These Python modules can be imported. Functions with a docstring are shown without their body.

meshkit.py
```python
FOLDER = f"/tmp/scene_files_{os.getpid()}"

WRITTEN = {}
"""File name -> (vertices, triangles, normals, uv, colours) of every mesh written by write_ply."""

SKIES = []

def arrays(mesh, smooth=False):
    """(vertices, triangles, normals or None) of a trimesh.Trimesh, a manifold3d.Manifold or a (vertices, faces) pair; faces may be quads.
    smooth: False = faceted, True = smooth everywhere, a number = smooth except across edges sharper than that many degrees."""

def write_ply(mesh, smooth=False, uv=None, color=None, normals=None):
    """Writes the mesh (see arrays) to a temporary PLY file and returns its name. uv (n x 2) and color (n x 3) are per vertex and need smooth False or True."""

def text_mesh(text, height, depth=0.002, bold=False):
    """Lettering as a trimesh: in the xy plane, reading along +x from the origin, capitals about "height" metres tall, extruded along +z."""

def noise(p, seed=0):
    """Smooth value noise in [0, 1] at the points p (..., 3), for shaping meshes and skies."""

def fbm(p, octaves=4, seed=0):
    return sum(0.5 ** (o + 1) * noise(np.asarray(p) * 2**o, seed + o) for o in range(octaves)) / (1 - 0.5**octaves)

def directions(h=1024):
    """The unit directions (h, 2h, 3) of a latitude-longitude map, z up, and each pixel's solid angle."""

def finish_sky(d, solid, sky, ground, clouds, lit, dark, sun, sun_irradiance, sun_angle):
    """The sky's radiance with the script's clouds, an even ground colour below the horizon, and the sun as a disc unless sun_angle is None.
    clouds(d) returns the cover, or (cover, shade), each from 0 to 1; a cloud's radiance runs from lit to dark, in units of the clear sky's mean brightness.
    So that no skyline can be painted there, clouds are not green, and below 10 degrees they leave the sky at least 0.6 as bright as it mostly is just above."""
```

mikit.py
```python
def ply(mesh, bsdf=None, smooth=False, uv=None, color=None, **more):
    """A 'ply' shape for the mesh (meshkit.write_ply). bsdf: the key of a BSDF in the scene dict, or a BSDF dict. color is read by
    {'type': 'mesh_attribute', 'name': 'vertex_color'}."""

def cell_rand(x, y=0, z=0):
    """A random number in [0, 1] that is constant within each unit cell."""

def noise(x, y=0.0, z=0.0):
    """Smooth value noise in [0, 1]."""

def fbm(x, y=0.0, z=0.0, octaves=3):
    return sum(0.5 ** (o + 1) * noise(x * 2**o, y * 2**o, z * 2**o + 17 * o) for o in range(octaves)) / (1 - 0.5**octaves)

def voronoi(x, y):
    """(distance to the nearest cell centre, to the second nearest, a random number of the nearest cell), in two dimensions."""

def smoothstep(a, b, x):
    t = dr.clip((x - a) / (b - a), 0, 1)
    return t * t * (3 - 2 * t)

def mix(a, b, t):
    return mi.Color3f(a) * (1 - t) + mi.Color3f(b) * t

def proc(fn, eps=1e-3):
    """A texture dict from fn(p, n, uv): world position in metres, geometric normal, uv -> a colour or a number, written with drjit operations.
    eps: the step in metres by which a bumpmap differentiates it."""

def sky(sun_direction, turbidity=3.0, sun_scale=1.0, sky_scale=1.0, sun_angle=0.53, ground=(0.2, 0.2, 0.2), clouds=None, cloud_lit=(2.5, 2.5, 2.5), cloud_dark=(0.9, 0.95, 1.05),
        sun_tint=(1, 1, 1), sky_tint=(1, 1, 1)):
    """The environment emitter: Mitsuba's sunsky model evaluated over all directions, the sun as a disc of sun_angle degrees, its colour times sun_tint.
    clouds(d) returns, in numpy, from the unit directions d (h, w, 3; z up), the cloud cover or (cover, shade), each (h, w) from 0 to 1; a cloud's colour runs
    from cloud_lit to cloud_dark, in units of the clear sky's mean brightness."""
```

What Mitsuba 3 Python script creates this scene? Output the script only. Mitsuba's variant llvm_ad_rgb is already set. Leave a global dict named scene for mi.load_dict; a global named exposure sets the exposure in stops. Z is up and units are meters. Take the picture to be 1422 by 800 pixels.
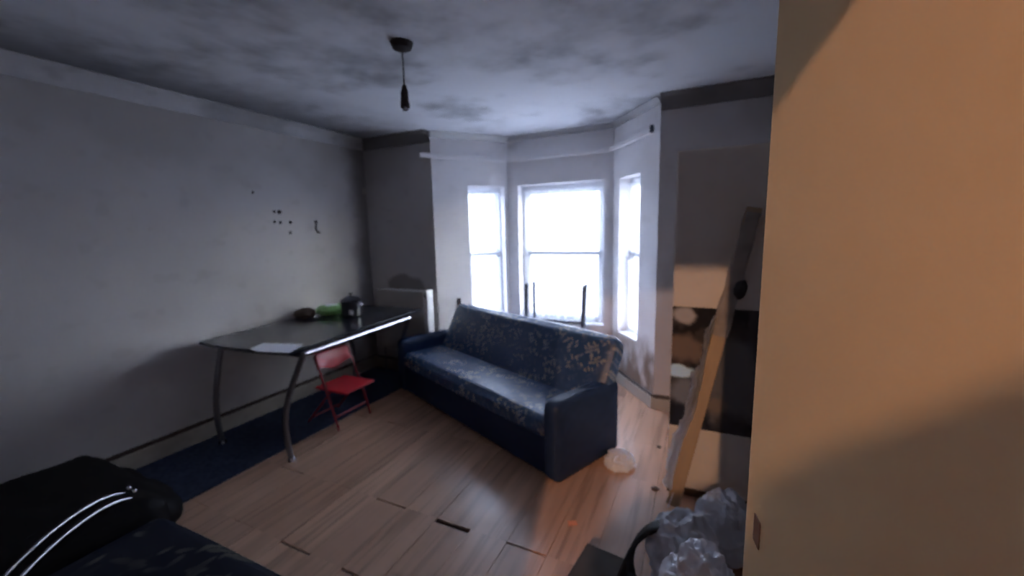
import math, numpy as np, trimesh, mitsuba as mi, drjit as dr, mikit, meshkit
from mikit import proc, noise, fbm, voronoi, cell_rand, smoothstep, mix
from shapely.geometry import Polygon, box as sbox
from shapely.ops import unary_union
T = mi.ScalarTransform4f
rng = np.random.default_rng(7)

# ---------------------------------------------------------------- camera, sky, lamps, exposure
exposure = 6.2
PITCH, ROLL, YAW, FPX = 0.143, -0.023, -0.444, 568.0
CAM = np.array([0.0, 0.0, 1.5])
cp, sp, cy, sy = math.cos(PITCH), math.sin(PITCH), math.cos(YAW), math.sin(YAW)
_f = np.array([sy * cp, cy * cp, -sp]); _r = np.array([cy, -sy, 0.0]); _u = np.cross(_r, _f)
_up = _u * math.cos(ROLL) - _r * math.sin(ROLL)
scene = {'type': 'scene', 'camera': {
    'type': 'thinlens', 'fov': 2 * math.degrees(math.atan(711 / FPX)), 'fov_axis': 'x', 'near_clip': 0.02, 'far_clip': 300.0,
    'aperture_radius': 0.0022, 'focus_distance': 0.55,
    'to_world': T().look_at(origin=CAM.tolist(), target=(CAM + _f).tolist(), up=_up.tolist())}}
labels = {}
scene['sky'] = mikit.sky((0.90, 0.36, 0.30), turbidity=6.0, sun_scale=0.0, sky_scale=1.0, ground=(0.36, 0.36, 0.37),
                         clouds=lambda d: (0.45 + 0.5 * meshkit.fbm(d * 2.5, 3, 2), 0.35 * meshkit.fbm(d * 3.0, 3, 5)),
                         cloud_lit=(2.2, 2.5, 3.15), cloud_dark=(1.5, 1.72, 2.2), sky_tint=(.85, 1.0, 1.36))
HALL_LAMP = (0.06, -1.9, 2.38)
HALL_POWER = 160.0          # radiance of the bulb
ROOM_H, XL, YB, XR = 2.45, -3.32, 3.39, 0.76

# ---------------------------------------------------------------- helpers
def put(key, mesh, bsdf, smooth=False, label=None, cat=None, group=None, kind=None, **more):
    k, n = key, 0
    while k in scene:
        n += 1; k = f'{key}_{n:03d}'
    scene[k] = mikit.ply(mesh, bsdf, smooth=smooth, **more)
    tag(k, label, cat, group, kind)
    return k

def tag(k, label=None, cat=None, group=None, kind=None):
    d = {a: b for a, b in (('label', label), ('category', cat), ('group', group), ('kind', kind)) if b}
    if d: labels[k] = d

def cat_(ms): return trimesh.util.concatenate(ms)

def cbox(x0, x1, y0, y1, z0, z1, b=0.0):
    """box with chamfered edges"""
    if b <= 0:
        m = trimesh.creation.box((x1 - x0, y1 - y0, z1 - z0)); m.apply_translation(((x0 + x1) / 2, (y0 + y1) / 2, (z0 + z1) / 2)); return m
    h = np.array([x1 - x0, y1 - y0, z1 - z0]) / 2; b = min(b, *(h * .99)); P = []
    for s in np.ndindex(2, 2, 2):
        s = np.array(s) * 2 - 1
        for k in range(3):
            q = h - b; q[k] = h[k]; P.append(s * q)
    m = trimesh.convex.convex_hull(np.array(P)); m.apply_translation(((x0 + x1) / 2, (y0 + y1) / 2, (z0 + z1) / 2)); return m

def rbox(x0, x1, y0, y1, z0, z1, r, puff=0.0, n=10, seed=0, wob=0.0):
    """soft rounded box, optionally puffed out like a cushion"""
    lo, hi = np.array([x0, y0, z0]), np.array([x1, y1, z1]); c, h = (lo + hi) / 2, (hi - lo) / 2
    m = trimesh.creation.box((2, 2, 2))
    for _ in range(int(math.log2(n)) + 1): m = m.subdivide()
    v = np.array(m.vertices)
    q = np.sign(v) * np.abs(v) ** 0.8 * h
    r = min(r, *(h * .98))
    core = np.clip(q, -(h - r), h - r); d = q - core; L = np.linalg.norm(d, axis=1, keepdims=True)
    p = core + np.where(L > 1e-9, d / np.maximum(L, 1e-9) * r, 0)
    if puff: # raise the faces' middles
        k = np.argmax(np.abs(v), axis=1); w = np.ones(len(v))
        for a in range(3): w *= np.where(k == a, 1, 1 - v[:, a] ** 4)
        p[np.arange(len(v)), k] += np.sign(v[np.arange(len(v)), k]) * puff * w
    if wob: p += (meshkit.fbm(p * 7 + 13.7 * seed, 3, seed)[:, None] - .5) * wob * np.sign(p) 
    return trimesh.Trimesh(p + c, m.faces, process=False)

def tube(pts, r, sides=10, closed=False):
    pts = np.array(pts, float); n = len(pts); r = np.broadcast_to(r, n)
    t = np.gradient(pts, axis=0) if not closed else np.roll(pts, -1, 0) - np.roll(pts, 1, 0)
    t /= np.linalg.norm(t, axis=1, keepdims=True)
    a = np.array([0, 0, 1.0]) if abs(t[0][2]) < .9 else np.array([1.0, 0, 0]); V = []
    for i in range(n):
        a = a - t[i] * (a @ t[i]); a /= np.linalg.norm(a); b = np.cross(t[i], a)
        for k in range(sides):
            th = 2 * math.pi * k / sides; V.append(pts[i] + r[i] * (math.cos(th) * a + math.sin(th) * b))
    F = []
    for i in range(n if closed else n - 1):
        j = (i + 1) % n
        for k in range(sides):
            l = (k + 1) % sides; F += [[i * sides + k, i * sides + l, j * sides + l], [i * sides + k, j * sides + l, j * sides + k]]
    if not closed:
        V += [pts[0], pts[-1]]; c0, c1 = len(V) - 2, len(V) - 1
        for k in range(sides):
            l = (k + 1) % sides; F += [[c0, l, k], [c1, (n - 1) * sides + k, (n - 1) * sides + l]]
    return trimesh.Trimesh(np.array(V), np.array(F), process=False)

def spline(pts, n=24):
    from scipy.interpolate import CubicSpline
    pts = np.array(pts, float); s = np.r_[0, np.cumsum(np.linalg.norm(np.diff(pts, axis=0), axis=1))]
    return CubicSpline(s, pts)(np.linspace(0, s[-1], n))

def extrude(poly, z0, z1):
    gs = getattr(poly, 'geoms', [poly]); ms = []
    for g in gs:
        if g.area < 1e-6: continue
        m = trimesh.creation.extrude_polygon(g, z1 - z0, engine='earcut'); m.apply_translation((0, 0, z0)); ms.append(m)
    return cat_(ms)

def lathe(profile, at=(0, 0, 0), n=32):
    m = trimesh.creation.revolve(np.array(profile, float), sections=n); m.apply_translation(at); return m

def frame(o, ang):
    """local x along ang (radians about z), origin o -> matrix"""
    c, s = math.cos(ang), math.sin(ang); M = np.eye(4); M[:2, :2] = [[c, -s], [s, c]]; M[:3, 3] = o; return M

def moved(m, M): m = m.copy(); m.apply_transform(M); return m

def blob(c, s, seed, sub=4, amp=.25, freq=2.2, ridged=True, floor_z=None):
    m = trimesh.creation.icosphere(subdivisions=sub); v = np.array(m.vertices)
    a = meshkit.fbm(v * freq + seed * 9.1, 4, seed)
    if ridged: a = 1 - 2 * np.abs(a - .5)
    f = 1 + amp * (a - .7) + amp * .5 * (meshkit.fbm(v * freq * 2.7 + seed, 3, seed + 3) - .5)
    p = v * f[:, None] * np.array(s) + np.array(c)
    if floor_z is not None: p[:, 2] = np.maximum(p[:, 2], floor_z)
    return trimesh.Trimesh(p, m.faces, process=False)

# ---------------------------------------------------------------- materials
def two(d): return {'type': 'twosided', 'bsdf': d}
def prin(c, rough=.6, **k):
    c = c if isinstance(c, dict) else {'type': 'rgb', 'value': list(c)}
    return two({'type': 'principled', 'base_color': c, 'roughness': rough, **k})

def plaster_fn(base, dirt, scale=1.3, lo=.45, hi=.75, amt=.6):
    def fn(p, n, uv):
        a = fbm(p.x * scale + 3.1, p.y * scale, p.z * scale, 4)
        b = fbm(p.x * 9, p.y * 9, p.z * 9, 3)
        return mix(mix(base, dirt, smoothstep(lo, hi, a) * amt), dirt, smoothstep(.62, .8, b) * .25)
    return fn

def ceil_fn(p, n, uv):
    a = fbm(p.x * 2.0 + 1.7, p.y * 2.0, 0.3, 4); b = fbm(p.x * 6.5, p.y * 6.5 + 4, 1.3, 4)
    soot = smoothstep(.40, .72, a * .65 + b * .35)
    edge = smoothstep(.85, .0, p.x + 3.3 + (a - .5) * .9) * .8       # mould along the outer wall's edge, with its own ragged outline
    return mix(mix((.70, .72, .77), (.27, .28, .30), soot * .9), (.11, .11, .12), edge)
def ceil_bump(p, n, uv): return fbm(p.x * 14, p.y * 14, 0, 4)
scene['mat_ceiling'] = two({'type': 'bumpmap', 'arbitrary': proc(ceil_bump, 4e-3), 'scale': .012, 'bsdf': {'type': 'diffuse', 'reflectance': proc(ceil_fn)}})
def wall_fn(p, n, uv):
    c = plaster_fn((.51, .495, .50), (.36, .34, .33))(p, n, uv)
    a = fbm(p.x * 2.3, p.y * 2.3, p.z * 2.3 + 9, 4)
    corner_dark = smoothstep(3.05, 3.36, p.y + (a - .5) * .5) * smoothstep(-2.9, -3.25, p.x)      # darker column towards the back corner
    return mix(c, (.17, .15, .14), corner_dark * .75)
scene['mat_wall'] = two({'type': 'diffuse', 'reflectance': proc(wall_fn)})
def wall_back_fn(p, n, uv):
    c = plaster_fn((.50, .475, .475), (.33, .305, .30))(p, n, uv)
    d = dr.sqrt(dr.square((p.x + 2.86) / .24) + dr.square((p.z - .93) / .12))               # scorch arc above the radiator
    a = fbm(p.x * 9, p.z * 9, 2, 3)
    return mix(c, (.12, .10, .09), smoothstep(1.15, .8, d + (a - .5) * .4) * .6)
scene['mat_wall_back'] = two({'type': 'diffuse', 'reflectance': proc(wall_back_fn)})
def bay_fn(p, n, uv):
    c = plaster_fn((.74, .73, .75), (.58, .565, .56))(p, n, uv)
    a = fbm(p.x * 7, p.y * 7, p.z * 3, 4)
    low = smoothstep(.60, .38, p.z + (a - .5) * .5) * smoothstep(-1.0, -.7, p.x)             # bare brown plaster under the right-hand window
    return mix(c, (.20, .145, .11), low * smoothstep(.2, .55, a) * .95)
scene['mat_bay'] = two({'type': 'diffuse', 'reflectance': proc(bay_fn)})
scene['mat_cream'] = prin(proc(plaster_fn((.60, .55, .50), (.53, .48, .42), 2.0)), .55)
scene['mat_door'] = two({'type': 'diffuse', 'reflectance': proc(plaster_fn((.74, .54, .32), (.68, .485, .28), 2.0))})
scene['mat_hall'] = two({'type': 'diffuse', 'reflectance': {'type': 'rgb', 'value': [.13, .10, .085]}})
scene['mat_white'] = prin((.68, .69, .70), .4)
scene['mat_upvc'] = prin((.72, .74, .78), .3)
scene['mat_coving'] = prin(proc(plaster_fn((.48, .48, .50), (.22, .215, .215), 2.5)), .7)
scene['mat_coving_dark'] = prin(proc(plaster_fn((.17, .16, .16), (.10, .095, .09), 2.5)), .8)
scene['mat_radiator_shade'] = prin((.34, .315, .30), .5)  # front panel grey: shade of the side away from the windows, put into the colour
scene['mat_skirt'] = prin(proc(plaster_fn((.36, .33, .29), (.20, .17, .14), 5)), .5)
scene['mat_skirt_top'] = prin((.06, .045, .04), .55)
scene['mat_underlay'] = prin((.035, .02, .015), .9)
PW, PX0 = .205, -2.66
def wood_fn(p, n, uv):
    i = dr.floor((p.x - PX0) / PW); j = dr.floor((p.y + 5) / 1.2 + dr.select(dr.abs(i * .5 - dr.floor(i * .5)) > .25, 0.367, 0.0) + .508)
    h = cell_rand(i, j, 3)
    g = fbm(p.x * 38 + h * 50, p.y * 2.2 + h * 9, h * 7, 4); k = fbm(p.x * 9 + h * 31, p.y * 1.2, h, 3)
    c = mix((.48, .285, .19), (.60, .38, .26), h)
    c = mix(c, (.30, .16, .095), smoothstep(.45, .8, g) * .6)
    return mix(c, (.34, .19, .115), smoothstep(.5, .75, k) * .5)
def rough_fn(p, n, uv): return .26 + .14 * fbm(p.x * 5, p.y * 5, 0, 3)
scene['mat_laminate'] = prin(proc(wood_fn), proc(rough_fn), specular=1.0)
def carpet_fn(p, n, uv): return mix((.008, .012, .028), (.022, .032, .065), fbm(p.x * 60, p.y * 60, 0, 3))
scene['mat_carpet'] = prin(proc(carpet_fn), .95, sheen=.3)
def floral(p, s=1.0):
    """leaf sprays: short brush-like strokes in two directions, thinned out in places"""
    wx = p.x * .915 - p.y * .404; wy = p.x * .404 + p.y * .915 + p.z * .9
    wb = fbm(wx * 9, wy * 9, 1, 2) - .5
    def strokes(a, fu, fv, seed):
        ca, sa = math.cos(a), math.sin(a)
        u = (wx * ca + wy * sa) * fu * s + seed + wb * .9; v = (wy * ca - wx * sa) * fv * s + seed * 2.3 + wb * .9
        f, g, c = voronoi(u, v)
        return smoothstep(.36, .20, f) * smoothstep(.35, .45, c), c
    l1, c1 = strokes(.55, 30, 13, 3.7); l2, c2 = strokes(-.7, 28, 12, 8.1)
    spray = smoothstep(.44, .56, fbm(wx * 6 * s, wy * 6 * s, 4, 3))
    return dr.maximum(l1, l2 * .8) * (.12 + .88 * spray), c1
def floral_fn(p, n, uv):
    m, c = floral(p)
    base = mix((.018, .05, .125), (.028, .066, .16), fbm(p.x * 30, p.y * 30, p.z * 30, 2))
    return mix(base, mix((.44, .43, .38), (.30, .28, .20), c), m * .68)
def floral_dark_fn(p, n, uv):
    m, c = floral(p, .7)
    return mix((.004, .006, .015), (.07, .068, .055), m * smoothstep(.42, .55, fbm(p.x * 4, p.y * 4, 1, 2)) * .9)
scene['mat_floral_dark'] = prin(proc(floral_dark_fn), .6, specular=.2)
scene['mat_floral'] = prin(proc(floral_fn), .40, sheen=1.0, specular=.7)
def navy_fn(p, n, uv): return mix((.008, .022, .062), (.013, .03, .08), fbm(p.x * 25, p.y * 25, p.z * 25, 3))
scene['mat_navy'] = prin(proc(navy_fn), .55, sheen=.15, specular=.35)
scene['mat_black_leather'] = prin((.005, .0045, .0045), .6, specular=.12)
scene['mat_black'] = prin((.012, .012, .014), .5)
scene['mat_black_gloss'] = prin((.012, .013, .018), .16, specular=.6)
scene['mat_chrome'] = two({'type': 'roughconductor', 'material': 'Cr', 'alpha': .14})
scene['mat_dark_chrome'] = prin((.16, .16, .18), .25, metallic=.9)
scene['mat_red'] = prin((.50, .03, .04), .35)
scene['mat_red_frame'] = prin((.22, .02, .025), .4)
scene['mat_paper'] = prin((.72, .74, .80), .8)
scene['mat_green'] = prin(proc(lambda p, n, uv: mix((.17, .38, .12), (.28, .52, .20), noise(p.x * 40, p.y * 40, p.z * 40))), .35)
scene['mat_plate'] = prin((.16, .075, .04), .6)
scene['mat_brown'] = prin((.07, .045, .035), .7)
scene['mat_timber'] = prin(proc(lambda p, n, uv: mix((.42, .32, .21), (.30, .20, .12), fbm(p.x * 30 - p.z * 6, p.y * 30, p.z * 2.5, 4))), .6)
scene['mat_grey_cloth'] = prin(proc(lambda p, n, uv: mix((.34, .30, .27), (.19, .165, .15), fbm(p.x * 18, p.y * 18, p.z * 18, 3))), .85)
scene['mat_slate'] = prin((.045, .055, .085), .4)
scene['mat_stain'] = prin((.03, .026, .026), .9)
scene['mat_orange_thing'] = prin((.75, .32, .18), .5)
scene['mat_box'] = prin(proc(lambda p, n, uv: mix((.05, .04, .035), (.03, .024, .022), noise(p.x * 20, p.y * 20, p.z * 20))), .8)
scene['mat_plastic'] = two({'type': 'principled', 'base_color': {'type': 'rgb', 'value': [.46, .48, .53]}, 'roughness': .3, 'specular': .5, 'clearcoat': .3})
scene['mat_plastic_white'] = two({'type': 'principled', 'base_color': {'type': 'rgb', 'value': [.66, .69, .76]}, 'roughness': .25, 'specular': .6, 'clearcoat': .5})
scene['mat_sheet'] = {'type': 'principledthin', 'base_color': {'type': 'rgb', 'value': [.60, .62, .66]}, 'roughness': .22, 'diff_trans': .9, 'spec_trans': .45, 'eta': 1.35}
scene['mat_net'] = {'type': 'principledthin', 'base_color': {'type': 'rgb', 'value': [.92, .93, .95]}, 'roughness': .3, 'diff_trans': 1.3, 'spec_trans': .62, 'eta': 1.05}
scene['mat_pane'] = {'type': 'thindielectric', 'int_ior': 1.5, 'ext_ior': 1.0}
scene['mat_glass'] = {'type': 'thindielectric', 'int_ior': 1.5, 'ext_ior': 1.0}

# ---------------------------------------------------------------- setting: floor, ceiling, walls
B = [(-2.455, YB), (-1.935, 4.02), (-.818, 4.02), (-.346, YB)]       # inner plan of the bay
room = Polygon([(XL, 0), (XR, 0), (XR, YB), B[3], B[2], B[1], B[0], (XL, YB)])
BAYT = .22
put('floor', extrude(Polygon([(XL - .1, -.02), (XR + .1, -.02), (XR + .1, YB + .1), (-.2, YB + .1), (-.7, 4.15), (-2.05, 4.15), (-2.6, YB + .1), (XL - .1, YB + .1)]), -.12, -.011), 'mat_underlay', kind='structure',
    label='worn laminate floor of brown wood planks')
JY = 1.59
for i in range(17):
    x0 = PX0 + i * PW; off = 1.15 if i % 2 == 0 else 1.59
    y = off - 1.2 * 2
    while y < 4.05:
        gap = .002
        gap_end = .026 if i == 7 and abs(y + 1.2 - JY) < .01 else (.010 if rng.random() < .4 else gap)
        q = sbox(x0 + .0012, y + gap, x0 + PW - .0012, y + 1.2 - gap_end).intersection(room.buffer(-.004))
        if q.area > .003:
            dz = rng.uniform(-.0012, .0008)
            put('floor__plank', extrude(q, -.0105, dz), 'mat_laminate')
        y += 1.2
ceil_poly = Polygon([(XL - .12, -.14), (XR + .12, -.14), (XR + .12, YB + .12), (-.2, YB + .12), (-.70, 4.24), (-2.05, 4.24), (-2.6, YB + .12), (XL - .12, YB + .12)])
put('ceiling', extrude(ceil_poly, ROOM_H, ROOM_H + .12), 'mat_ceiling', kind='structure', label='sooty textured ceiling')
put('wall_left', cbox(XL - .12, XL, -.14, YB + .12, 0 - .12, ROOM_H), 'mat_wall', kind='structure', label='long grimy plaster wall behind the table')
put('wall_back_left', cbox(XL, B[0][0], YB, YB + .12, -.12, ROOM_H), 'mat_wall_back', kind='structure', label='short dark wall behind the radiator')
put('wall_back_right', cbox(B[3][0], XR + .12, YB, YB + .12, -.12, ROOM_H), 'mat_wall_back', kind='structure', label='dark wall behind the tall cupboard')
put('wall_right', cbox(XR, XR + .12, -.14, YB, -.12, ROOM_H), 'mat_wall', kind='structure', label='wall beside the tall cupboard')

def offset_poly(P, d):
    P = np.array(P, float); out = []
    nrm = [np.array([-(b - a)[1], (b - a)[0]]) / np.linalg.norm(b - a) for a, b in zip(P[:-1], P[1:])]
    for i in range(len(P)):
        if i == 0: out.append(P[0] + nrm[0] * d)
        elif i == len(P) - 1: out.append(P[-1] + nrm[-1] * d)
        else:
            n = nrm[i - 1] + nrm[i]; n /= np.linalg.norm(n); out.append(P[i] + n * d / (n @ nrm[i]))
    return np.array(out)
Bo = offset_poly(B, BAYT)
wins = [('left', .370, .775, .50, 1.945), ('front', .117, 1.035, .50, 1.95), ('right', .125, .50, .48, 1.94)]
SEG = []
for k, (side, s0, s1, z0, z1) in enumerate(wins):
    a, b = np.array(B[k]), np.array(B[k + 1]); L = np.linalg.norm(b - a); u = (b - a) / L; nrm = np.array([-u[1], u[0]])
    SEG.append((a, u, nrm, L, s0, s1, z0, z1, side))
    body = extrude(Polygon([B[k], B[k + 1], Bo[k + 1], Bo[k]]), -.12, ROOM_H)
    M = np.eye(4); M[:2, 0] = u; M[:2, 1] = nrm; M[:2, 3] = a
    cut = moved(cbox(s0, s1, -.1, BAYT + .1, z0, z1), M)
    m = trimesh.boolean.difference([body, cut], engine='manifold')
    put(f'wall_bay_{side}', m, 'mat_bay', kind='structure', label=f'pale bay wall around the {dict(left="narrow window beside the radiator", front="wide middle window", right="narrow window beside the cupboard")[side]}')
    # window: outer frame, two sashes, panes, sill board
    w = f'window_{k + 1}'
    d0, d1 = .11, .17
    def bar(x0, x1, za, zb, da=d0, db=d1, bv=.006): return moved(cbox(x0, x1, da, db, za, zb, bv), M)
    fw = .05 if side == 'front' else .03
    put(w, cat_([bar(s0, s0 + fw, z0, z1), bar(s1 - fw, s1, z0, z1), bar(s0 + fw, s1 - fw, z1 - fw, z1), bar(s0 + fw, s1 - fw, z0, z0 + fw)]), 'mat_upvc', kind='structure',
        label=f'white sash window, {dict(left="narrow one beside the radiator", front="wide one in the middle of the bay", right="narrow one seen edge-on beside the cupboard")[side]}')
    zm = 1.235; sw = .042 if side == 'front' else .03
    for nm, za, zb, dd in (('upper_sash', zm - .02, z1 - fw, .03), ('lower_sash', z0 + fw, zm + .025, 0.0)):
        A, Bx = s0 + fw, s1 - fw; e0, e1 = d0 + .005 + dd, d0 + .033 + dd
        sk = put(f'{w}__{nm}', cat_([bar(A, A + sw, za, zb, e0, e1), bar(Bx - sw, Bx, za, zb, e0, e1), bar(A + sw, Bx - sw, zb - .045, zb, e0, e1), bar(A + sw, Bx - sw, za, za + .045, e0, e1)]), 'mat_upvc')
        e = (e0 + e1) / 2; q = np.array([[A + sw, e, za + .045], [Bx - sw, e, za + .045], [Bx - sw, e, zb - .045], [A + sw, e, zb - .045]])
        put(f'{sk}__pane', moved(trimesh.Trimesh(q, [[0, 1, 2], [0, 2, 3]], process=False), M), 'mat_pane')
    put(f'{w}__sill', moved(cbox(s0 + .001, s1 - .001, .001, d0, z0, z0 + .022, .006), M), 'mat_white')
    # net curtain hung inside the reveal, in shallow folds
    nk = 'net_curtain' if k == 0 else f'net_curtain_{k:03d}'
    tag(nk, f'white net curtain over the {dict(left="narrow window nearest the radiator", front="wide middle window of the bay", right="narrow window nearest the tall cupboard")[side]}',
        'net curtain', 'net curtains in the bay windows')
    for tier, za, zb in (('upper_tier', zm + .035, z1 - .055), ('lower_tier', z0 + .03, zm - .03)):
        n = int((s1 - s0) / .008); xs = np.linspace(s0 + fw - .006, s1 - fw + .006, n); zs = np.linspace(0, 1, 18)
        X, Zt = np.meshgrid(xs, zs)
        scal = (.018 * np.abs(np.sin(X * math.pi / .075 + k)) if tier[0] == 'u' else 0) * (1 - Zt) ** 2       # scalloped hem
        Z = za + (zb - za) * Zt + scal
        D = .082 + .010 * np.sin(X * 2 * math.pi / .062 + 1.3 * np.sin(Z * 2 + k)) * (.5 + .5 * (1 - Zt)) + .004 * np.sin(X * 61 + Z * 5)
        V = np.stack([X.ravel(), D.ravel(), Z.ravel()], 1)
        F = [f for r_ in range(len(zs) - 1) for c_ in range(n - 1) for f in ([r_ * n + c_, r_ * n + c_ + 1, (r_ + 1) * n + c_ + 1], [r_ * n + c_, (r_ + 1) * n + c_ + 1, (r_ + 1) * n + c_])]
        put(f'{nk}__{tier}', moved(trimesh.Trimesh(V, F, process=False), M), 'mat_net', True)
        put(f'{nk}__curtain_wire', moved(tube([[s0 + .002, .082, zb], [s1 - .002, .082, zb]], .004, 8), M), 'mat_white')

# coving: quarter-hollow profile swept along the wall tops
def cove(a, b, size, ext0=0., ext1=0.):
    a, b = np.array(a, float), np.array(b, float); u = (b - a) / np.linalg.norm(b - a); a = a - u * ext0; b = b + u * ext1
    n = np.array([u[1], -u[0]])        # towards the room when the room lies on the right of a->b
    th = np.linspace(0, math.pi / 2, 7)
    prof = [(0, 0), (0, -size)] + [(size * (1 - math.cos(t)) * .92 + .008, -size + size * math.sin(t) * .92) for t in th] + [(size, 0)]
    V = [[*(p + n * q[0]), ROOM_H + q[1]] for p in (a, b) for q in prof]; m = len(prof)
    F = [f for i in range(m) for f in ([i, (i + 1) % m, m + (i + 1) % m], [i, m + (i + 1) % m, m + i])]
    F += [[0, i + 1, i] for i in range(1, m - 1)] + [[m, m + i, m + i + 1] for i in range(1, m - 1)]
    return trimesh.Trimesh(V, F, process=False)
put('trim_1', cove((XL, 0), (XL, YB), .10), 'mat_coving', kind='structure', label='coving along the top of the long left wall')
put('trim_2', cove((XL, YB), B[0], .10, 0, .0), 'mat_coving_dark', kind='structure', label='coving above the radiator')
put('trim_3', cove(B[0], B[1], .055), 'mat_white', kind='structure', label='bright strip of coving over the narrow window nearest the radiator')
put('trim_4', cove(B[1], B[2], .045), 'mat_coving', kind='structure', label='thin coving over the middle window')
put('trim_5', cove(B[2], B[3], .045), 'mat_coving', kind='structure', label='thin coving over the window nearest the cupboard')
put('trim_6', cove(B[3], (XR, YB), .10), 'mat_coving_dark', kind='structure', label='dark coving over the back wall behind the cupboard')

def skirting(a, b, h=.125, t=.018):
    a, b = np.array(a, float), np.array(b, float); L = np.linalg.norm(b - a); u = (b - a) / L; n = np.array([u[1], -u[0]])
    M = np.eye(4); M[:2, 0] = u; M[:2, 1] = n; M[:2, 3] = a
    return moved(cbox(0, L, 0, t, 0, h, .004), M), moved(cbox(0, L, 0, t * .8, h, h + .03, .008), M)
for nm, a, b in (('left', (XL, .0), (XL, YB)), ('back_left', (XL, YB), B[0]), ('bay_left', B[0], B[1]), ('bay_front', B[1], B[2]), ('bay_right', B[2], B[3]), ('back_right', B[3], (XR, YB))):
    p, q = skirting(a, b, .10 if 'bay' in nm or 'back' in nm else .12)
    k = put(f'baseboard_{nm}', p, 'mat_skirt', kind='structure', label=f'scuffed skirting board, {nm.replace("_", " ")} wall'); put(k + '__top_moulding', q, 'mat_skirt_top')

# door wall with the doorway the picture is taken from, and the hall behind it
JX0, JX1, LZ = -.345, .30, 1.93
wf = trimesh.boolean.difference([cbox(XL - .12, XR + .12, -.14, -.02, -.12, ROOM_H), cbox(JX0, JX1, -.3, .1, 0, LZ)], engine='manifold')
put('wall_front', wf, 'mat_wall', kind='structure', label='wall with the doorway to the hall')
HX0, HX1, HY = -1.3, 1.1, -3.4
put('floor_hall', cbox(HX0 - .1, HX1 + .1, HY - .1, -.02, -.12, -.001), 'mat_hall', kind='structure', label='hall floor outside the doorway')
put('ceiling_hall', cbox(HX0 - .1, HX1 + .1, HY - .1, -.14, ROOM_H, ROOM_H + .1), 'mat_hall', kind='structure', label='hall ceiling')
put('wall_hall_left', cbox(HX0 - .1, HX0, HY, -.14, 0, ROOM_H), 'mat_hall', kind='structure', label='hall wall')
put('wall_hall_right', cbox(HX1, HX1 + .1, HY, -.14, 0, ROOM_H), 'mat_hall', kind='structure', label='hall wall')
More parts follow.
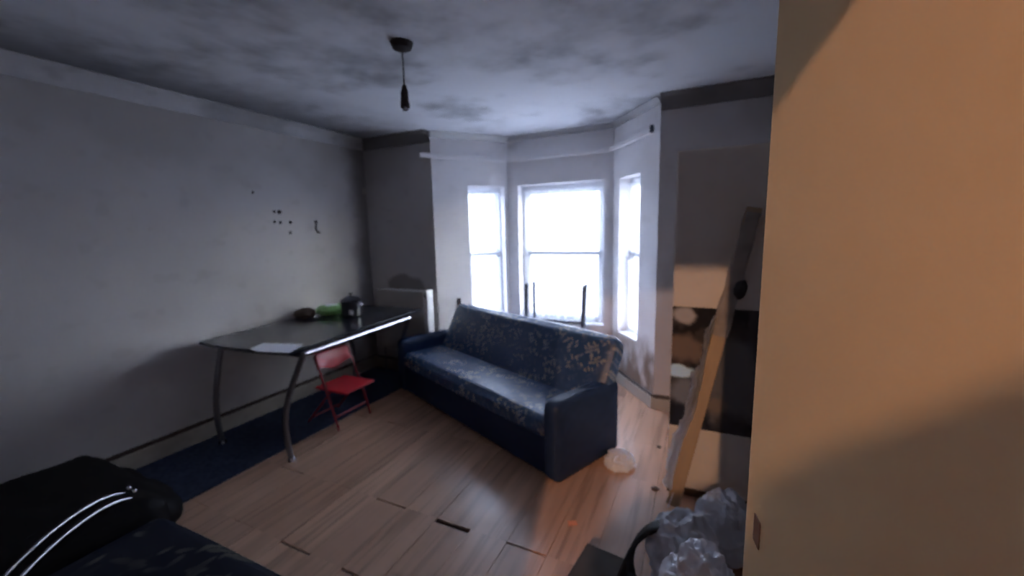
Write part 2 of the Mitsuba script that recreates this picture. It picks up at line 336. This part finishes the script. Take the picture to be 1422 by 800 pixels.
put('wall_hall_back', cbox(HX0 - .1, HX1 + .1, HY - .1, HY, 0, ROOM_H), 'mat_hall', kind='structure', label='hall wall')
# the open door, seen along its cream face
dh, de = np.array([.25, .02]), np.array([.088, .82]); dl = np.linalg.norm(de - dh); du = (de - dh) / dl
M = np.eye(4); M[:2, 0] = du; M[:2, 1] = [du[1], -du[0]]; M[:2, 3] = dh
put('door_1', moved(cbox(0, dl, 0, .04, .008, 1.95, .003), M), 'mat_door', kind='structure', label='open cream flush door lit by the warm hall lamp')
put('door_1__keyhole_plate', moved(cbox(dl - .076, dl - .048, -.002, .0005, .945, .995, .0008), M), 'mat_plate', label='brown keyhole plate')
# hall lamp
k = 'hall_lamp'; tag(k, 'bare round bulb on the hall ceiling beyond the doorway', 'lamp')
hx, hy, hz = HALL_LAMP
put(k + '__base', lathe([(0, 0), (.05, 0), (.045, -.018), (0.0, -.018)], (hx, hy, ROOM_H)), 'mat_white', 30)
bulb = trimesh.creation.icosphere(subdivisions=3, radius=.024); bulb.apply_translation((hx, hy, hz + .02))
put(k + '__bulb', bulb, 'mat_white', True, emitter={'type': 'area', 'radiance': {'type': 'rgb', 'value': [HALL_POWER * 1.0, HALL_POWER * .56, HALL_POWER * .33]}})

# ---------------------------------------------------------------- carpet strip
cp_ = Polygon([(-3.298, .02), (-2.63, .02), (-2.615, 3.3), (-3.298, 3.3)])
put('carpet_strip', extrude(cp_, .001, .008), 'mat_carpet', label='dark navy carpet strip along the wall under the table', cat='carpet')

# ---------------------------------------------------------------- sofa
A0 = -math.atan2(.404, .915)
S = frame((-2.631, 2.925, 0), A0)
def sofa_back(L0, L1, bv, bz, tv, tz, th):
    """leaning padded back between u=L0..L1, front face from (bv,bz) to (tv,tz)"""
    d = np.array([tv - bv, tz - bz]); Lb = np.linalg.norm(d); m = rbox(L0, L1, 0, th, 0, Lb, .055, .012, 16)
    a = math.atan2(d[0], d[1]); R = np.eye(4); c, s = math.cos(a), math.sin(a); R[1:3, 1:3] = [[c, s], [-s, c]]; R[1:3, 3] = [bv, bz]
    return moved(m, R)
k = 'sofa'; tag(k, 'navy blue sofa with gold floral seat and back, in front of the bay window', 'sofa')
put(k + '__base', moved(rbox(.10, 1.985, .02, .60, .012, .27, .02, 0, 8), S), 'mat_navy', True)
put(k + '__seat', moved(rbox(.125, 1.96, -.005, .50, .245, .385, .05, .012, 16), S), 'mat_floral', True, label='floral patterned seat')
put(k + '__backrest', moved(sofa_back(.16, 2.06, .36, .33, .60, .79, .15), S), 'mat_floral', True, label='floral patterned backrest')
put(k + '__armrest', moved(rbox(.015, .13, 0, .575, .004, .50, .045, .006, 8), S), 'mat_navy', True)
put(k + '__armrest', moved(rbox(1.955, 2.085, 0, .615, .004, .50, .045, .006, 8), S), 'mat_navy', True)

# ---------------------------------------------------------------- dining table
k = 'dining_table'; tag(k, 'black glossy dining table with curved chrome legs against the left wall', 'table')
Tm = frame((-3.205, 1.58, 0), math.radians(4.0)); TW, TL, TZ = .86, 1.47, .765
P = []
for t in np.linspace(0, 1, 9): P.append((TW * t, -.035 * math.sin(math.pi * t)))
for t in np.linspace(0, 1, 9)[1:]: P.append((TW, TL * t))
for t in np.linspace(0, 1, 9)[1:]: P.append((TW * (1 - t), TL + .035 * math.sin(math.pi * t)))
for t in np.linspace(0, 1, 9)[1:-1]: P.append((0, TL * (1 - t)))
pl = Polygon(P)
top = cat_([extrude(pl.buffer(-.004), TZ - .022, TZ - .018), extrude(pl, TZ - .018, TZ - .004), extrude(pl.buffer(-.004), TZ - .004, TZ)])
put(k + '__tabletop', moved(top, Tm), 'mat_black_gloss')
fz = TZ - .045
fr = cat_([cbox(.05, TW - .012, .10, .125, fz - .02, fz + .022, .003), cbox(.05, TW - .012, TL - .225, TL - .20, fz - .02, fz + .022, .003),
           cbox(.05, .075, .10, TL - .20, fz - .02, fz + .022, .003)])
put(k + '__frame', moved(fr, Tm), 'mat_black')
put(k + '__frame_rail', moved(tube([(TW - .002, .11, fz - .004), (TW - .002, TL - .19, fz - .004)], .020, 14), Tm), 'mat_chrome', 40, label='bright chrome rail under the front edge')
for (lx, ly, s) in ((TW, .12, -1), (.06, .12, -1), (TW, TL - .20, 1), (.06, TL - .20, 1)):
    dx = (-.10 if s < 0 else -.20) if lx > .4 else 0.02
    pts = spline([(lx, ly, fz + .01), (lx + dx * .5, ly + s * .055, .56), (lx + dx, ly + s * .105, .32), (lx + dx * 1.0, ly + s * .11, .14), (lx + dx, ly + s * .095, .0095)], 28)
    lk = put(k + '__leg', moved(tube(pts, .019, 12), Tm), 'mat_dark_chrome', True)
    put(lk + '__foot', moved(lathe([(0, 0), (.024, 0), (.024, .018), (.019, .022), (0, .022)], (lx + dx, ly + s * .095, .0012 if lx > .4 else .0082), 20), Tm), 'mat_chrome', 30)

# things on the table
def on_table(): return TZ + .0004
sh = Polygon([(-2.71, 1.72), (-2.42, 1.80), (-2.33, 1.63), (-2.56, 1.575), (-2.66, 1.60)])
put('paper_sheet', extrude(sh, TZ + .0005, TZ + .0035), 'mat_paper', label='white paper sheet lying on the near end of the black table', cat='paper')
g = rbox(-.15, .15, -.075, .075, 0, .06, .03, .012, 8, 3, .02)
k = put('wipes_packet', moved(g, frame((-3.06, 2.64, TZ + .0135), math.radians(55))), 'mat_green', True, label='green and white plastic packet lying on the black table', cat='packet')
put(k + '__flap', moved(rbox(-.08, .03, -.05, .045, .0, .012, .006, 0, 4), frame((-3.06, 2.64, TZ + .076), math.radians(55))), 'mat_paper', True, label='white flap on top')
put('cloth_heap', blob((-3.205, 2.435, TZ + .036), (.08, .085, .045), 5, 4, .35, floor_z=TZ + .001), 'mat_brown', True, label='small brown crumpled cloth on the table beside the green packet', cat='cloth')
k = 'cooking_pot'; tag(k, 'black cooking pot with a glass lid on the far end of the table', 'pot')
cx, cy_ = -2.83, 2.62
put(k + '__body', lathe([(0, 0), (.072, 0), (.085, .012), (.088, .14), (.091, .144), (.085, .144), (.082, .015), (0, .012)], (cx, cy_, TZ + .001), 40), 'mat_black_gloss', 30)
put(k + '__handle', tube(spline([(cx + .082, cy_ - .03, TZ + .11), (cx + .115, cy_ - .02, TZ + .113), (cx + .115, cy_ + .02, TZ + .113), (cx + .082, cy_ + .03, TZ + .11)], 14), .006, 8), 'mat_chrome', True, label='chrome side handle')
put(k + '__lid', lathe([(0, .036), (.03, .033), (.06, .022), (.085, .002), (.088, .0), (.088, -.001), (.085, -.0005), (.06, .019), (.03, .030), (0, .033)], (cx, cy_, TZ + .147), 40), 'mat_dark_chrome', 30)
put(k + '__lid_knob', lathe([(0, 0), (.008, 0), (.008, .012), (.016, .016), (.014, .026), (0, .028)], (cx, cy_, TZ + .182), 20), 'mat_black', 30)
put(k + '__label', cbox(cx + .045, cx + .088, cy_ - .075, cy_ - .068, TZ + .03, TZ + .07, .002).apply_transform(np.eye(4)), 'mat_paper', label='small white sticker')

# ---------------------------------------------------------------- red folding chair
k = 'folding_chair'; tag(k, 'small red metal folding chair standing half under the black table', 'chair')
ya, yb = 2.075, 2.40
for y, in ((ya,), (yb,)):
    put(k + '__leg', tube(spline([(-2.475, y, .0095), (-2.535, y, .20), (-2.60, y, .38), (-2.665, y, .545), (-2.675, y, .565)], 18), .010, 10), 'mat_red_frame', True)
    put(k + '__rear_leg', tube([(-2.55, y + (.018 if y < 2.2 else -.018), .30), (-2.83, y + (.018 if y < 2.2 else -.018), .0095)], .009, 10), 'mat_red_frame', True)
put(k + '__top_rail', tube(spline([(-2.672, ya, .56), (-2.680, ya + .03, .582), (-2.682, (ya + yb) / 2, .588), (-2.680, yb - .03, .582), (-2.672, yb, .56)], 20), .010, 10), 'mat_red_frame', True)
put(k + '__cross_bar', tube([(-2.508, ya, .105), (-2.508, yb, .105)], .008, 8), 'mat_red_frame', True)
put(k + '__cross_bar', tube([(-2.80, ya + .018, .045), (-2.80, yb - .018, .045)], .007, 8), 'mat_red_frame', True)
b_ = rbox(-.008, .008, ya + .01, yb - .01, 0, .125, .007, 0, 16)
v = np.array(b_.vertices); tt = (v[:, 1] - ya) / (yb - ya); v[:, 0] += -.02 * np.sin(np.pi * np.clip(tt, 0, 1)) - .35 * v[:, 2]; v[:, 2] = .455 + v[:, 2] + np.where(v[:, 2] < .06, .022 * np.cos(tt * 2 * np.pi * 1.0) * (1 - v[:, 2] / .06), 0); v[:, 0] += -2.632
put(k + '__backrest', trimesh.Trimesh(v, b_.faces, process=False), 'mat_red', True)
put(k + '__seat', rbox(-2.72, -2.385, ya + .014, yb - .014, .300, .318, .009, .004, 16), 'mat_red', True)

# ---------------------------------------------------------------- radiator
k = 'radiator'; tag(k, 'white panel radiator with shade painted into its front panel and a bright end cap below the short back wall', 'radiator')
rx0, rx1, ry0, ry1, rz0, rz1 = -3.16, -2.49, 3.265, 3.365, .28, .905
panel = [cbox(rx0, rx1 - .05, ry0, ry0 + .012, rz0, rz1 - .01, .003)]
for q in np.arange(rx0 + .05, rx1 - .08, .033): panel.append(cbox(q, q + .02, ry0 - .005, ry0 + .004, rz0 + .03, rz1 - .04, .004))
put(k + '__panel', cat_(panel), 'mat_radiator_shade')
put(k + '__rear_panel', cbox(rx0, rx1 - .05, ry1 - .014, ry1, rz0, rz1 - .01, .003), 'mat_white')
put(k + '__top_grille', cat_([cbox(rx0, rx1 - .05, ry0 + .012, ry0 + .022, rz1 - .014, rz1, .002), cbox(rx0, rx1 - .05, ry1 - .024, ry1 - .014, rz1 - .014, rz1, .002)] + [cbox(q, q + .008, ry0 + .02, ry1 - .02, rz1 - .012, rz1 - .002) for q in np.arange(rx0 + .02, rx1 - .06, .03)]), 'mat_white')
put(k + '__end_cap', cbox(rx1 - .05, rx1, ry0 - .002, ry1, rz0, rz1 + .006, .004), 'mat_white', label='bright white end cap')
put(k + '__valve_hole', cbox(rx1 - .0335, rx1 - .0175, ry0 - .004, ry0 - .001, rz1 - .07, rz1 - .025, .001), 'mat_black')
for q in (rx0 + .1, rx1 - .2): put(k + '__bracket', cbox(q, q + .04, ry1, YB - .0005, rz1 - .2, rz1 - .1), 'mat_white')
for q in (rx1 - .03, rx0 + .03): put(k + '__pipe', tube([(q, ry0 + .05, rz0 + .02), (q, ry0 + .05, .002 if q > -2.6 else .0085)], .009, 10), 'mat_dark_chrome')

# ---------------------------------------------------------------- pendant
k = 'pendant_light'; tag(k, 'bare pendant bulb hanging from a dark ceiling rose', 'pendant light')
px_, py_ = -1.44, 1.79
put(k + '__ceiling_rose', lathe([(0, -.042), (.018, -.042), (.045, -.03), (.055, -.008), (.058, 0), (0, 0)], (px_, py_, ROOM_H - .0005), 32), 'mat_stain', 30)
put(k + '__cord', tube([(px_, py_, ROOM_H - .04), (px_ + .002, py_, 2.33), (px_, py_, 2.235)], .0035, 8), 'mat_stain', True)
put(k + '__lamp_holder', lathe([(0, .11), (.010, .11), (.016, .085), (.020, .08), (.020, .03), (.024, .026), (.024, 0), (0, 0)], (px_, py_, 2.135), 24), 'mat_stain', 30)
put(k + '__bulb', lathe([(.013, 0), (.014, -.012), (.027, -.04), (.030, -.06), (.024, -.082), (0, -.092)], (px_, py_, 2.137), 28), 'mat_glass', True)
put(k + '__bulb_cap', lathe([(0, .004), (.012, .004), (.013, -.012), (0, -.012)], (px_, py_, 2.135), 20), 'mat_chrome', 30)

# ---------------------------------------------------------------- curtain track round the bay
k = 'curtain_rail'; tag(k, 'white curtain rail running round the bay above the windows', 'curtain rail')
Bi = offset_poly([(-2.56, YB - .155 * .0)] + B[1:3] + [(-.37, YB + .03)], -.05)
Bi[0] = np.array([-2.485, 3.27]); Bi[3] = np.array([-.405, 3.385])
for i in range(3):
    a, b = Bi[i], Bi[i + 1]; L = np.linalg.norm(b - a); u = (b - a) / L; M = np.eye(4); M[:2, 0] = u; M[:2, 1] = [-u[1], u[0]]; M[:2, 3] = a
    put(k + '__rail', moved(cbox(-.008, L + .008, -.012, .012, 2.195, 2.235, .005), M), 'mat_bay')
    for s in (.25, .75): put(k + '__bracket', moved(cbox(L * s - .012, L * s + .012, .01, .055, 2.20, 2.225, .002), M), 'mat_bay')
put(k + '__end_stop', cbox(Bi[3][0] - .014, Bi[3][0] + .014, Bi[3][1] - .03, Bi[3][1] + .01, 2.20, 2.25, .004), 'mat_slate', label='dark end stop')

# ---------------------------------------------------------------- upside-down stool behind the sofa
k = 'upturned_stool'; tag(k, 'tall stool turned upside down behind the sofa, four dark legs up against the middle window', 'stool')
pc = {}
for (x, y, zt, tx, ty) in ((-1.47, 3.34, 1.02, .045, -.04), (-.955, 3.34, 1.02, .05, -.04), (-1.50, 3.66, .985, -.02, .04), (-1.035, 3.66, .975, .04, .04)):
    M_ = cbox(-.013, .013, -.013, .013, 0, zt - .036, .003); v = np.array(M_.vertices); f = v[:, 2] / zt; v[:, 0] += x + tx * f; v[:, 1] += y + ty * f; v[:, 2] += .036; M_.vertices = v
    put(k + '__leg', M_, 'mat_slate')
put(k + '__seat', cbox(-1.54, -.93, 3.28, 3.72, .004, .036, .008), 'mat_slate')
put(k + '__stretcher', cbox(-1.45, -.93, 3.306, 3.326, .615, .64, .003), 'mat_slate')
put(k + '__stretcher', cbox(-1.51, -1.01, 3.675, 3.695, .60, .622, .003), 'mat_slate')

# ---------------------------------------------------------------- second settee, near left, and black chair beside it
k = 'settee'; tag(k, 'dark floral settee in the near corner, its seat cut by the lower edge', 'sofa')
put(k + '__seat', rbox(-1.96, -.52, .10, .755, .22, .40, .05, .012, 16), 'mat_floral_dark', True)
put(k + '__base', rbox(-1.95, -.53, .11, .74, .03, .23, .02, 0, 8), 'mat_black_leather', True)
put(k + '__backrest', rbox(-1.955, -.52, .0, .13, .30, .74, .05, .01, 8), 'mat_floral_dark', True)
for (a, b) in ((-1.9, .16), (-.58, .16), (-1.9, .69), (-.58, .69)): put(k + '__foot', cbox(a - .02, a + .02, b - .02, b + .02, .0, .04, .004), 'mat_black')
k = 'black_armchair'; tag(k, 'low black leather chair with twin chrome rails in the dark near corner', 'armchair')
put(k + '__seat', rbox(-3.08, -2.16, .12, .93, .14, .335, .09, .02, 16, 2, .03), 'mat_black_leather', True)
put(k + '__base', rbox(-3.02, -2.10, .16, .88, .03, .18, .02, 0, 8), 'mat_black', True)
put(k + '__backrest', rbox(-3.06, -2.10, .01, .17, .20, .60, .07, .015, 8), 'mat_black_leather', True)
put(k + '__armrest', rbox(-2.20, -1.985, .10, .80, .10, .445, .07, .01, 8), 'mat_black_leather', True)
for (a, b) in ((-2.9, .25), (-2.2, .25), (-2.9, .8), (-2.2, .8)): put(k + '__foot', cbox(a - .02, a + .02, b - .02, b + .02, .008 if a < -2.62 else .001, .04, .004), 'mat_black')
for o, e in ((0., .80), (.075, .80)):
    pts = spline([(-1.90 + o, .28, .435), (-1.985 + o, .40, .475), (-2.075 + o, .55, .49), (-2.14 + o, .68, .465), (-2.17 + o, .76, .40)], 30)
    put(k + '__chrome_rail', tube(pts, .006, 10), 'mat_chrome', True)
for (a, b) in ((-2.16, .735), (-2.115, .735)):
    m = trimesh.creation.icosphere(subdivisions=2, radius=.010); m.apply_translation((a, b, .455)); put(k + '__stud', m, 'mat_chrome', True)

# ---------------------------------------------------------------- tall cupboard, picture, timber
k = 'tall_cupboard'; tag(k, 'tall cream cupboard half hidden by the open door', 'cupboard')
wy, wx0, wx1, wz = 2.30, -.150, .72, 1.875
put(k + '__body', cbox(wx0, wx1, wy + .02, wy + .55, .002, wz, .004), 'mat_cream')
put(k + '__door', cbox(wx0 + .002, wx0 + .44, wy, wy + .0195, .05, wz - .004, .003), 'mat_cream')
put(k + '__door', cbox(wx0 + .444, wx1 - .002, wy, wy + .0195, .05, wz - .004, .003), 'mat_cream')
put(k + '__plinth', cbox(wx0 + .004, wx1 - .004, wy + .004, wy + .0195, .003, .046, .002), 'mat_brown', label='dark brown plinth')
def pic_glare_fn(p, n, uv):
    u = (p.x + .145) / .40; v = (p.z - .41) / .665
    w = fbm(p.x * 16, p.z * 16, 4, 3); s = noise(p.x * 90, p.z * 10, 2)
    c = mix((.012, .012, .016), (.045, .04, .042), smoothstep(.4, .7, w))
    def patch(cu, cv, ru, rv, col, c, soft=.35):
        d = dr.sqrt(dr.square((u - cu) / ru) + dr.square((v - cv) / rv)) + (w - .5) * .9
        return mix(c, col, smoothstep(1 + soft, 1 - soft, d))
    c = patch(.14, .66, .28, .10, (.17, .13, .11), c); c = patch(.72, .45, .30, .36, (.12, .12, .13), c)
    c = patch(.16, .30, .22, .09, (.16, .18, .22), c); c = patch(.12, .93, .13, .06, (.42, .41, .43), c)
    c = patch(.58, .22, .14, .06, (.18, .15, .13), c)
    return patch(.10, .475, .17, .045, (.50, .76, 1.0), c, .25)  # blue-white glare painted into the panel colour
scene['mat_picture_glare'] = prin(proc(pic_glare_fn), .2, specular=.5)
put('dark_picture', cbox(wx0 + .004, .25, wy - .007, wy - .0005, .41, 1.075, .001), 'mat_picture_glare', label='glossy dark blotchy picture panel with painted blue-white glare on the front of the tall cupboard', cat='picture')

def beam(p0, p1, w, t, face):
    """batten from p0 to p1, width w across, thickness t along 'face'"""
    p0, p1 = np.array(p0, float), np.array(p1, float); L = np.linalg.norm(p1 - p0); z = (p1 - p0) / L
    y = np.array(face, float); y -= z * (y @ z); y /= np.linalg.norm(y); x = np.cross(y, z)
    M = np.eye(4); M[:3, 0], M[:3, 1], M[:3, 2], M[:3, 3] = x, y, z, p0
    return moved(cbox(-w / 2, w / 2, -t / 2, t / 2, 0, L, .003), M), M, L
p0, p1 = (-.108, 2.17, .014), (.200, 2.274, 1.575)
m, Mb, Lb = beam(p0, p1, .066, .024, (0, 1, 0))
k = put('timber_plank', m, 'mat_timber', label='long wooden plank leaning in front of the tall cupboard', cat='plank')
# grey cloth wound round its upper part
n1, n2 = 40, 20; V = []
for i in range(n1):
    s = i / (n1 - 1); zz = Lb * (.60 + .385 * s)
    for j in range(n2):
        a = 2 * math.pi * j / n2; rr = 1 + .35 * (meshkit.fbm(np.array([[math.cos(a) * 1.5, math.sin(a) * 1.5, s * 6]]), 3, 4)[0] - .5) + .10 * math.sin(3 * a + s * 20)
        V.append(((.040 - .008 * s) * rr * np.sign(math.cos(a)) * abs(math.cos(a)) ** .6, .021 * (rr + .15) * np.sign(math.sin(a)) * abs(math.sin(a)) ** .6, zz))
F = [f for i in range(n1 - 1) for j in range(n2) for f in ([i * n2 + j, i * n2 + (j + 1) % n2, (i + 1) * n2 + (j + 1) % n2], [i * n2 + j, (i + 1) * n2 + (j + 1) % n2, (i + 1) * n2 + j])]
put(k + '__cloth_wrap', moved(trimesh.Trimesh(V, F, process=False), Mb), 'mat_grey_cloth', True, label='grey cloth wound round the top')
tp = blob((0, 0, 0), (.030, .02, .05), 9, 3, .3); tp.apply_translation((.03, -.012, Lb * .755)); put(k + '__dark_knot', moved(tp, Mb), 'mat_black', True)
# plastic sheeting hanging down the plank's left side
n1, n2 = 150, 14; V = []
for i in range(n1):
    s = i / (n1 - 1); zz = .10 + (Lb * .66 - .10) * s
    for j in range(n2):
        t = j / (n2 - 1); q = meshkit.fbm(np.array([[s * 9, t * 2.0, 1.0], [s * 14, t * 5, 7.0], [s * 22, t * 9, 3.]]), 3, 2)
        w = .040 + .015 * math.sin(s * 5) + .05 * (q[0] - .5)
        w *= .55 + 1.1 * meshkit.fbm(np.array([[s * 26, 3.1, t * 1.5]]), 4, 6)[0]
        V.append((-.026 - w * t - .010 * math.sin(s * 9), -.026 - .045 * (q[1] - .5) - .014 * math.sin(t * 11 + 9 * q[0]), zz + .012 * (q[2] - .5)))
F = [f for i in range(n1 - 1) for j in range(n2 - 1) for f in ([i * n2 + j, i * n2 + j + 1, (i + 1) * n2 + j + 1], [i * n2 + j, (i + 1) * n2 + j + 1, (i + 1) * n2 + j])]
put('plastic_sheeting', moved(trimesh.Trimesh(V, F, process=False), Mb), 'mat_sheet', True, label='crinkled clear plastic sheeting hanging down along the leaning plank', cat='plastic sheet')
put('thin_stick', tube([(-.128, 2.16, .004), (-.105, 2.165, .09)], .004, 8), 'mat_paper', True, label='thin white stick at the foot of the leaning plank', cat='stick')

# ---------------------------------------------------------------- bags and box by the door
k = put('plastic_bag', blob((-.035, 1.64, .15), (.125, .13, .19), 3, 5, .50, 1.6, floor_z=.002), 'mat_plastic', True, label='crumpled white plastic bag standing against the cupboard side of the floor, taller one', cat='bag', group='plastic bags by the open door')
k2 = put('plastic_bag', blob((.025, 1.31, .205), (.125, .125, .245), 8, 5, .55, 1.7, floor_z=.002), 'mat_plastic_white', True, label='crumpled pale blue-white plastic bag nearest the open door', cat='bag', group='plastic bags by the open door')
k3 = put('plastic_bag', blob((.14, 1.92, .13), (.13, .12, .16), 12, 5, .50, 1.6, floor_z=.002), 'mat_plastic', True, label='dull grey plastic bag behind the other two, against the tall cupboard', cat='bag', group='plastic bags by the open door')
k = 'black_bag'; tag(k, 'black holdall strap and bag on the floor beside the white plastic bags', 'bag')
put(k + '__body', blob((-.165, 1.34, .08), (.06, .09, .10), 21, 4, .2, 2.0, floor_z=.002), 'mat_black', True)
def ribbon(c, w, th):
    c = np.array(c); t = np.gradient(c, axis=0); V, F = [], []
    for i, p in enumerate(c):
        d = t[i] / np.linalg.norm(t[i]); a = np.cross(d, [.25, 1, .2]); a /= np.linalg.norm(a); b = np.cross(d, a)
        for q in ((w, th), (-w, th), (-w, -th), (w, -th)): V.append(p + a * q[0] * .0 + b * q[0] + a * q[1])
    n = len(c)
    for i in range(n - 1):
        for j in range(4): l = (j + 1) % 4; F += [[i * 4 + j, i * 4 + l, (i + 1) * 4 + l], [i * 4 + j, (i + 1) * 4 + l, (i + 1) * 4 + j]]
    F += [[0, 2, 1], [0, 3, 2], [(n - 1) * 4, (n - 1) * 4 + 1, (n - 1) * 4 + 2], [(n - 1) * 4, (n - 1) * 4 + 2, (n - 1) * 4 + 3]]
    return trimesh.Trimesh(V, F, process=False)
put(k + '__strap', ribbon(spline([(-.10, 1.62, .30), (-.17, 1.62, .25), (-.225, 1.60, .17), (-.235, 1.55, .11), (-.20, 1.48, .10), (-.155, 1.43, .12)], 26), .024, .010), 'mat_black', True)
put('dark_box', moved(cbox(-.085, .085, -.13, .13, 0.002, .16, .006), frame((-.345, 1.42, 0), math.radians(-8))), 'mat_box', label='small dark brown box on the floor left of the bags', cat='box')

# ---------------------------------------------------------------- small things on floor, sofa and walls
put('white_rag', blob((-.445, 2.465, .02), (.08, .085, .06), 31, 4, .75, 2.6, floor_z=.002), 'mat_paper', True, label='white crumpled rag on the floor under the sofa end', cat='rag')
put('paper_scrap', moved(cbox(-.022, .022, -.016, .016, .0012, .004), frame((-.562, 1.839, 0), .5)), 'mat_orange_thing', label='tiny pale scrap on the floor in front of the sofa', cat='paper scrap')
for i, (x, y, r_) in enumerate(((-.208, 2.291, .020), (-.236, 2.771, .014))):
    put('debris_lump', blob((x, y, .006), (r_, r_ * .8, .008), 40 + i, 3, .4, floor_z=.0015), 'mat_brown', True, cat='debris', label=('small dark lump of dirt on the floor left of the plank foot', 'small dark lump of dirt on the floor between sofa arm and skirting')[i])
for i, (y, z, r_) in enumerate(((2.161, 1.841, .010), (2.328, 1.692, .013), (2.374, 1.690, .018), (2.319, 1.607, .012), (2.371, 1.602, .014), (2.466, 1.602, .015), (2.456, 1.514, .013), (2.72, 1.61, .010))):
    m = trimesh.creation.cylinder(radius=r_, height=.004, sections=12); m.apply_transform(trimesh.transformations.rotation_matrix(math.pi / 2, (0, 1, 0))); m.apply_translation((XL + .001, y, z))
    put('wall_left__screw_hole', m, 'mat_stain')
put('wall_hook', tube(spline([(XL + .004, 2.735, 1.62), (XL + .010, 2.725, 1.58), (XL + .012, 2.722, 1.53), (XL + .018, 2.735, 1.51), (XL + .026, 2.75, 1.515)], 18), .006, 8), 'mat_stain', True, label='small dark bent hook on the long left wall', cat='hook')
k = put('socket', cbox(XL + .0005, XL + .028, 2.36, 2.45, .17, .262, .006), 'mat_wall', label='small socket box low on the left wall behind the red chair', cat='socket')
put(k + '__side_plate', cbox(XL + .0005, XL + .022, 2.345, 2.3595, .18, .25, .003), 'mat_black')
put('corner_sensor', cbox(XL + .0005, XL + .03, 3.33, 3.37, 1.90, 1.965, .008), 'mat_skirt', label='small pale sensor box high in the corner above the radiator', cat='sensor')
a, u, nr = SEG[0][0], SEG[0][1], SEG[0][2]
M = np.eye(4); M[:2, 0] = u; M[:2, 1] = nr; M[:2, 3] = a
k = 'wall_switch'; tag(k, 'small dark wall plate on the bay wall between radiator and window', 'switch')
put(k + '__plate', moved(cbox(.205, .245, -.010, -.0005, .70, .80, .004), M), 'mat_brown')
put(k + '__knob', moved(blob((.225, -.012, .765), (.010, .008, .022), 3, 3, .1), M), 'mat_stain', True)

# ---------------------------------------------------------------- coat on a stand, unseen, added in the hall to shade the door
k = 'added_coat_stand'; tag(k, 'added hooded coat on a stand, unseen in the hall, shading the lower part of the door', 'shadow caster')
cxh, cyh = .20, -.42
put(k + '__pole', cat_([tube([(cxh, cyh, .0), (cxh, cyh, 1.87)], .016, 10), lathe([(0, 0), (.17, 0), (.17, .02), (.03, .04), (0, .04)], (cxh, cyh, 0), 28)]), 'mat_brown')
prof = [(.30, .30, .10), (.6, .32, .10), (1.0, .33, .10), (1.38, .33, .10), (1.46, .325, .095), (1.515, .28, .09), (1.55, .19, .085), (1.575, .128, .08), (1.60, .122, .08), (1.64, .121, .08), (1.69, .096, .075), (1.737, .062, .06), (1.80, .03, .035), (1.85, .012, .012)]
V, n2 = [], 28
for z, w, d in prof:
    for j in range(n2):
        a_ = 2 * math.pi * j / n2; V.append((cxh + w * math.cos(a_), cyh + d * math.sin(a_) * (1 + .12 * math.sin(5 * a_)), z))
F = [f for i in range(len(prof) - 1) for j in range(n2) for f in ([i * n2 + j, i * n2 + (j + 1) % n2, (i + 1) * n2 + (j + 1) % n2], [i * n2 + j, (i + 1) * n2 + (j + 1) % n2, (i + 1) * n2 + j])]
put(k + '__coat', trimesh.Trimesh(V, F, process=False), 'mat_black', True)
